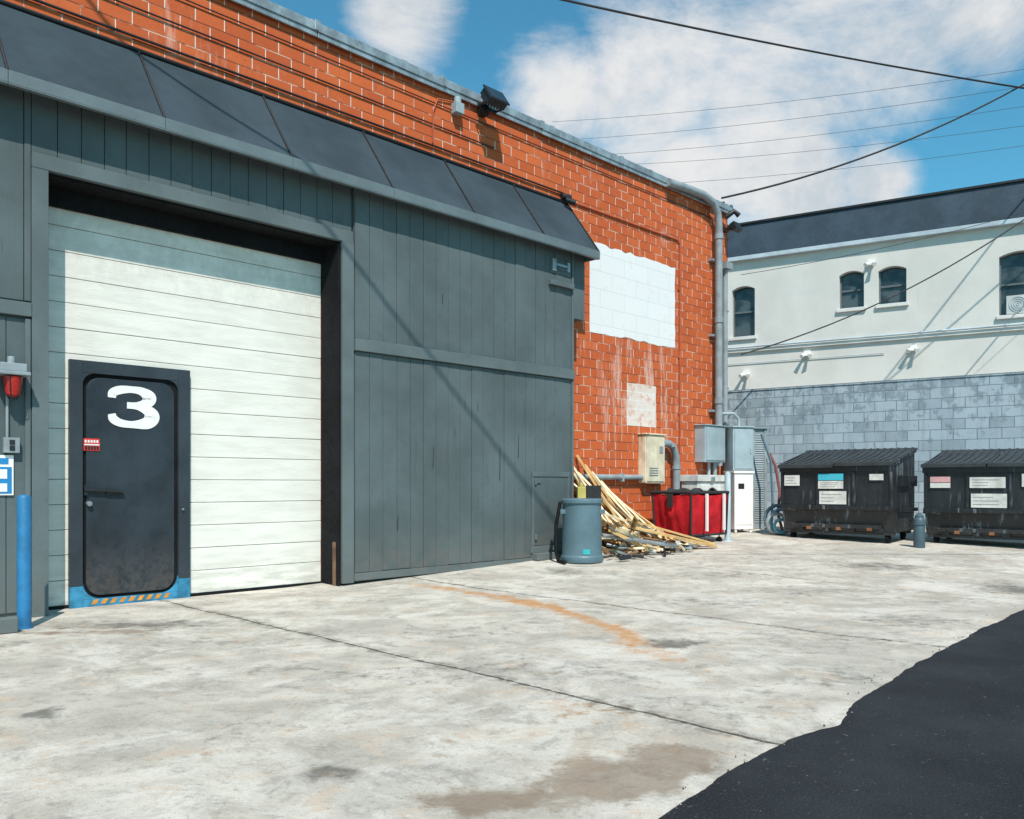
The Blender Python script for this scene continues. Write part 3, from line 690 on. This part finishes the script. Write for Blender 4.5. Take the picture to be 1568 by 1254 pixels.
mb = MB(); mb.box(-.2,.22,-.15,.2,1.14,1.93); mb.box(-.17,.19,-.165,-.151,1.17,1.90); mb.box(-.22,.24,-.18,.22,1.932,1.955); mb.box(.14,.165,-.18,-.166,1.45,1.55)
mb.tube([(0,0,1.95),(0,0,2.1),(-.1,0,2.2),(-.3,.1,2.2)], .03, 10)
mb.obj('upper_cabinet', M_ebox, A, .012)
mb = MB(); mb.box(-.12,.0,-.204,-.2005,.8,.9); mb.obj('control_plate', M_black, A)
A = empty('louvred_utility_cabinet', (4.74, 16.5, G(16.5)), math.radians(12))
mb = MB(); mb.box(-.16,.16,-.13,.16,0,1.92); mb.box(-.18,.18,-.18,.18,1.925,1.96)
for k in range(40): 
    z = .12+k*.043; mb.prism([(-.142,z),(-.131,z+.025),(-.131,z)], -.10, .10)
mb.box(-.16,-.10,-.148,-.131,0.0,1.92); mb.box(.10,.16,-.148,-.131,0,1.92)
mb.obj('cabinet', M_pipe, A)
mb = MB()
def arc(cx, cy, cz, r, a0, a1, n=14, tilt=0): return [(cx+r*math.cos(math.radians(a0+(a1-a0)*i/n)), cy+tilt*i/n, cz+r*math.sin(math.radians(a0+(a1-a0)*i/n))) for i in range(n+1)]
g3 = G(15.5)
mb.tube([(4.95,16.3,1.75),(5.03,16.2,1.5),(5.08,16.1,1.0),(4.98,15.9,.6),(5.0,15.7,g3+.05)], .028, 8, 1)
mb.tube([(4.70,16.0,2.1),(4.86,15.95,1.6),(4.88,15.9,.9),(4.80,15.7,g3+.1)], .022, 8, 0)
mb.tube(arc(4.82,15.35,g3+.27,.25,0,360), .032, 10, 0); mb.tube(arc(4.86,15.28,g3+.24,.21,30,390), .032, 10, 3); mb.tube(arc(4.74,15.2,g3+.2,.17,10,300), .03, 10, 2); mb.tube(arc(4.80,15.15,g3+.15,.12,10,330), .028, 10, 3)
mb.obj('garden_hose', [M_bin, pbr('hose_red', (.2,.06,.05), .5), M_galv, pbr('hose_blue', (.12,.28,.36), .5)], None, 0, True)

# ------------------------------------------------------------------ dumpsters
M_lab = [M_whited, pbr('label_cyan', (.05,.40,.50), .5), pbr('label_pink', (.6,.32,.32), .5), pbr('label_print', (.25,.25,.26), .6)]
def dumpster(name, loc, rz, labels, seed):
    rd = random.Random(seed); D = empty(name, loc, rz); L = 1.86
    mb = MB()
    mb.prism([(.12,.17),(1.12,.17),(1.2,.6),(1.2,1.50),(0,1.25),(0,.56),(.05,.50)], 0, L)
    mb.obj('body', M_dump, D, .012)
    mb = MB()
    mb.box(-.02, L+.02, -.03, .0, 1.17, 1.27); mb.box(-.01, L+.01, -.025, -.001, .53, .60)
    for x in (.0, .62, 1.22, L-.05): mb.box(x, x+.05, -.02, -.0005, .60, 1.168)
    mb.box(.2, L-.2, .02, .1, .22, .28)
    for x0, x1 in ((-.07, -.001), (L+.001, L+.07)):
        mb.box(x0, x1, .25, 1.1, .92, 1.1)
        mb.box(x0 if x0 < 0 else x1-.04, x0+.04 if x0 < 0 else x1, .2, 1.15, .5, .56)
        mb.prism([(.0,1.25),(1.2,1.50),(1.2,1.56),(.0,1.31)], x0*.4 if x0 < 0 else x0, x1 if x0 < 0 else L+.03)
    mb.box(.02, L-.02, .12, .2, .12, .169); mb.box(.02, L-.02, 1.0, 1.08, .12, .169)
    for x in (.25, .7, L-.75, L-.3): mb.box(x, x+.12, .06, .14, .16, .23)
    mb.obj('rails_and_pockets', M_dump, D, .006)
    mb = MB()
    for l0, l1 in ((-.03, L/2-.01), (L/2+.01, L+.03)):
        sag = rd.uniform(-.015, .02); n = 8
        prof = [(-.06+1.28*k/n, 1.30+.27*k/n-.035*math.sin(math.pi*k/n)+sag*(1-k/n)) for k in range(n+1)]
        mb.prism(prof+[(y, z-.02) for y, z in prof][::-1], l0, l1)
        for j in range(8):
            x = l0+.05+(l1-l0-.14)*j/7
            mb.prism([(y+.01, z+.022) for y, z in prof]+[(y, z-.005) for y, z in prof][::-1], x, x+.045)
        mb.box(l0, l1, -.085, -.058, 1.24+sag, 1.30+sag)
    mb.tube([(-.04,1.22,1.56),(L+.04,1.22,1.56)], .022, 8)
    mb.obj('lids', M_lid, D, .004)
    mb = MB()
    for x in (.14, L-.14):
        for y in (.2, 1.02):
            mb.tube([(x-.025,y,.07),(x+.025,y,.07)], .07, 18); mb.box(x-.04,x-.03,y-.03,y+.05,.06,.13); mb.box(x+.03,x+.04,y-.03,y+.05,.06,.13)
    mb.obj('casters', M_rub, D, 0, True)
    mb = MB()
    for x, z, w, h, mi in labels:
        mb.box(x, x+w, -.0265, -.0225, z, z+h, mi)
        if mi == 0:
            for k in range(3):
                if h > .12: mb.box(x+.03, x+w*rd.uniform(.5, .9), -.028, -.0268, z+h*(.2+.26*k), z+h*(.2+.26*k)+.010, 3)
    mb.obj('labels', M_lab, D)
    mb = MB()
    for k in range(3): mb.box(.45+k*.5, .52+k*.5, -.001, .05, .19, .24)
    mb.obj('rust_blocks', pbr('rust', (.25,.10,.04), .8, var=.4, vs=9), D)
ang = math.atan2(-.65, .76)
dumpster('dumpster', (4.70, 14.83, G(14.2)), ang, [(.07,.93,.27,.18,0),(.66,.88,.42,.13,0),(.66,1.02,.42,.11,1),(.68,.62,.45,.22,0),(1.5,1.02,.22,.10,0)], 1)
dumpster('dumpster.001', (6.76, 13.93, G(13.4)), ang, [(.10,.93,.30,.08,0),(.10,1.02,.30,.09,2),(.68,.93,.5,.17,0),(.70,.62,.5,.22,0),(1.4,.95,.3,.2,0)], 2)

# ------------------------------------------------------------------ block wall
mb = MB(); mb.box(-7, 14, 0, .2, -.2, 3.17); mb.box(-7, 14, -.015, .215, 3.172, 3.21)
mb.obj('block_wall', M_cmu, None, 0, False, Matrix.Translation((4.92, 18.5, 0))@Matrix.Rotation(math.atan2(-.57, .8215), 4, 'Z'))

# ------------------------------------------------------------------ white building
Bd = empty('white_stucco_building', (6.2, 24, 0), math.atan2(-.5115, .8593))
wins = [(.02,.66,5.30,6.72),(2.887,3.50,5.80,6.78),(3.848,4.513,5.81,6.78),(6.568,7.45,5.25,6.78),(9.3,9.95,5.80,6.78),(11.2,12.0,5.3,6.78),(-2.4,-1.7,5.3,6.72)]
bxs = sorted({-3.5, 17.0} | {w[0] for w in wins} | {w[1] for w in wins}); bzs = sorted({-.3, 7.5} | {w[2] for w in wins} | {w[3] for w in wins})
mb = MB()
for x0, x1 in zip(bxs[:-1], bxs[1:]):
    for z0, z1 in zip(bzs[:-1], bzs[1:]):
        cx, cz = (x0+x1)/2, (z0+z1)/2
        if any(w[0] < cx < w[1] and w[2] < cz < w[3] for w in wins): continue
        mb.add([(x0,0,z0),(x1,0,z0),(x1,0,z1),(x0,0,z1)], [(0,1,2,3)])
for w in wins:
    x0, x1, z0, z1 = w
    mb.add([(x0,0,z0),(x0,.25,z0),(x0,.25,z1),(x0,0,z1)], [(0,1,2,3)]); mb.add([(x1,0,z0),(x1,.25,z0),(x1,.25,z1),(x1,0,z1)], [(0,1,2,3)])
    mb.add([(x0,0,z0),(x1,0,z0),(x1,.25,z0),(x0,.25,z0)], [(0,1,2,3)])
    n = 10; h = .10; hw = (x1-x0)/2; R0 = (hw*hw+h*h)/(2*h); cx = (x0+x1)/2; cz = z1-R0
    arcp = [(x0+(x1-x0)*i/n, cz+math.sqrt(max(0, R0*R0-(x0+(x1-x0)*i/n-cx)**2))) for i in range(n+1)]
    for i in range(n):
        (a, az), (b_, bz) = arcp[i], arcp[i+1]
        mb.add([(a,0,az),(b_,0,bz),(b_,0,z1+.0001),(a,0,z1+.0001)], [(0,1,2,3)])
        mb.add([(a,0,az),(b_,0,bz),(b_,.25,bz),(a,.25,az)], [(0,1,2,3)])
mb.add([(-3.5,0,-.3),(-3.5,9,-.3),(-3.5,9,7.5),(-3.5,0,7.5)], [(0,1,2,3)]); mb.add([(17,0,-.3),(17,9,-.3),(17,9,7.5),(17,0,7.5)], [(0,1,2,3)]); mb.add([(-3.5,9,-.3),(17,9,-.3),(17,9,7.5),(-3.5,9,7.5)], [(0,1,2,3)])
mb.obj('stucco_walls', M_stucco, Bd)
mb = MB()
for x0, x1, z0, z1 in wins: mb.box(x0-.02, x1+.02, .2, .24, z0-.02, z1+.02)
mb.obj('window_panes', M_glass, Bd)
mb = MB()
for x0, x1, z0, z1 in wins:
    m = (z0+z1)/2; mb.box(x0, x0+.04, .14, .199, z0, z1); mb.box(x1-.04, x1, .14, .199, z0, z1); mb.box(x0+.04, x1-.04, .15, .199, m-.025, m+.025); mb.box(x0+.04, x1-.04, .14, .199, z0, z0+.05)
mb.obj('window_frames', pbr('dark_sash', (.10,.12,.13), .5), Bd)
mb = MB()
for x0, x1, z0, z1 in wins: mb.box(x0-.06, x1+.06, -.07, .1, z0-.09, z0-.001)
mb.box(-3.5, 17, -.07, -.001, 4.86, 4.95)
mb.obj('sills_and_ledge', pbr('ledge_paint', (.66,.63,.59), .8, var=.1), Bd, .008)
mb = MB(); mb.tube([(-3.5,-.10,4.99),(17,-.10,4.99)], .03, 8); mb.tube([(-3.5,-.03,4.55),(4,-.03,4.55)], .012, 6); mb.box(-3.5, 17, -.16, -.001, 7.42, 7.53)
mb.obj('gutter_and_pipe', M_gutter, Bd, .01)
mb = MB(); mb.prism([(-.14,7.535),(.02,8.44),(.6,8.44),(.6,7.535)], -3.6, 17.1); mb.box(-3.6, 17.1, .6, 9.0, 7.535, 8.0)
mb.obj('dark_parapet', M_slate, Bd)
mb = MB(); mb.box(-3.62, 17.12, -.03, .12, 8.445, 8.50)
for k in range(14): mb.box(-3.4+k*1.5, -3.38+k*1.5, -.12, .02, 7.54, 7.6)
mb.obj('parapet_cap', M_black, Bd)
mb = MB()
for x, z in ((3.6, 6.86), (2.0, 4.62), (4.6, 4.55), (.35, 4.2), (8.4, 4.6)):
    mb.box(x, x+.16, -.10, -.002, z, z+.14); mb.tube([(x+.02,-.1,z+.05),(x-.03,-.24,z-.03)], [.03,.055], 10); mb.tube([(x+.14,-.1,z+.05),(x+.19,-.24,z-.03)], [.03,.055], 10)
mb.obj('security_lights', M_white, Bd)
mb = MB(); mb.box(6.72, 7.2, .02, .19, 5.28, 5.72); mb.obj('window_fan_box', M_wframe, Bd)
mb = MB()
for r in (.18, .13, .08, .03): mb.tube([(6.96+r*math.cos(a), .01, 5.5+r*math.sin(a)) for a in [math.pi*2*i/20 for i in range(21)]], .006, 5)
mb.obj('window_fan_grille', M_gutter, Bd)

# ------------------------------------------------------------------ utility pole + wires
PX, PY = 13.9, 18.5
mb = MB(); mb.tube([(PX,PY,-.2),(PX,PY,6),(PX,PY,13)], [.16,.14,.11], 16); mb.box(PX-.05,PX+.05,PY-.9,PY+.9,12.2,12.32)
for y in (-.8,-.4,.4,.8): mb.lathe([(.03,0),(.05,.03),(.03,.08),(.04,.12)], (PX,PY+y,12.32), 10)
mb.obj('utility_pole', pbr('creosote_wood', (.12,.085,.06), .85, var=.3), None)
wn = [0]
def wire(a, b_, sag, r, n=24, mat=None):
    a = Vector(a); b_ = Vector(b_); pts = []
    for i in range(n+1):
        u = i/n; p = a.lerp(b_, u); p.z -= sag*4*u*(1-u); pts.append(p)
    mb = MB(); mb.tube(pts, r, 6)
    mb.obj('overhead_wire' + ('.%03d' % wn[0] if wn[0] else ''), mat or M_wire, None, 0, True); wn[0] += 1
wire((PX-.1,18.4,9.35), (-9,12.5,10.75), .40, .018)
wire((PX-.1,18.4,9.37), (-9,12.5,10.82), .43, .009)
wire((3.95,16.0,6.55), (PX-.1,18.4,11.55), .55, .020)
wire((4.75,17.6,3.85), (PX-.1,18.4,9.0), .65, .016)
wire((4.75,17.6,3.3+2.2), (PX-.1,18.4,7.9), .2, .006)
wire(Vector((-10,4.95,9.75)), Vector((15,4.95,9.65)), .0, .021)
for a, b_ in (((2.0,42,19.1),(18.6,30,15.9)), ((2.6,42,18.2),(18.6,30,15.3)), ((3.4,42,17.4),(18.6,30,14.6)), ((3.6,42,16.9),(18.6,30,13.9)), ((4.5,42,15.9),(18.6,30,13.2))):
    wire(a, b_, .25, .008, 24, M_lwire)

# ------------------------------------------------------------------ sun, sky
Ls = (-NI*1.0 - DX*.67 + Vector((0, 0, 1.5))).normalized()
sun = bpy.data.lights.new('sun', 'SUN'); sun.energy = 5.0; sun.angle = math.radians(.5); sun.color = (1, .945, .875)
so = bpy.data.objects.new('sun', sun); scene.collection.objects.link(so); so.rotation_euler = Ls.to_track_quat('Z', 'Y').to_euler(); so.location = (0, -10, 20)
w = bpy.data.worlds.new('World'); scene.world = w; w.use_nodes = True
t = NT(w.node_tree); bg = t.N['Background']
sky = t.new('ShaderNodeTexSky'); sky.sky_type = 'NISHITA'; sky.sun_disc = False
sky.sun_elevation = math.asin(Ls.z); sky.sun_rotation = math.atan2(Ls.x, Ls.y); sky.dust_density = .6; sky.ozone_density = 2.0
co = t.new('ShaderNodeTexCoord').outputs['Generated']
nz = t.noise(co, 4.2, 8, .66, .35, sc=(1, 1, 1.7)); nf = t.noise(co, 7, 6, .65, .3, loc=(3, 3, 3))
def dirv(x, y): return tuple(Vector((x-784, 1300, 742-y)).normalized())
blobs = [(620,10,95),(860,130,105),(1010,110,165),(1180,140,170),(1320,60,170),(1500,-10,115),(1210,270,130),(1060,270,100),(1340,270,65)]
m = None
for x, y, r in blobs:
    d = t.vmath('DISTANCE', co, dirv(x, y), out=1); v = t.mr(d, r/1300*.25, r/1300*1.4, 1, 0)
    m = v if m is None else t.math('MAXIMUM', m, v)
gen = t.mr(t.noise(co, 1.6, 3, .5, loc=(7, 1, 2)), .58, .72, 0, .6)
yv = t.sep(co)[1]
m = t.math('MAXIMUM', m, t.math('MULTIPLY', gen, t.mr(yv, .6, .3)))
cm = t.mr(t.math('ADD', m, t.math('MULTIPLY', t.math('SUBTRACT', nz, .5), 2.1)), .24, 1.05, 0, 1)
ccol = t.mix(t.mr(nf, .32, .62), (6.3, 6.9, 7.4), (9.3, 9.2, 9.1))
skc = t.mix(1.0, sky.outputs[0], (.72, 1.72, 1.70), 'MULTIPLY')
t.put(bg.inputs['Color'], t.mix(t.math('MULTIPLY', cm, .95), skc, ccol)); bg.inputs['Strength'].default_value = .092

# ------------------------------------------------------------------ camera
cam = bpy.data.cameras.new('camera'); co_ = bpy.data.objects.new('camera', cam); scene.collection.objects.link(co_)
co_.location = (0, 0, 1.15); co_.rotation_euler = (math.pi/2, 0, 0)
cam.sensor_width = 36; cam.lens = 1300/1568*36; cam.shift_y = 115/1568; cam.clip_end = 1500
scene.camera = co_
scene.view_settings.view_transform = 'Standard'; scene.view_settings.look = 'None'; scene.view_settings.exposure = 0
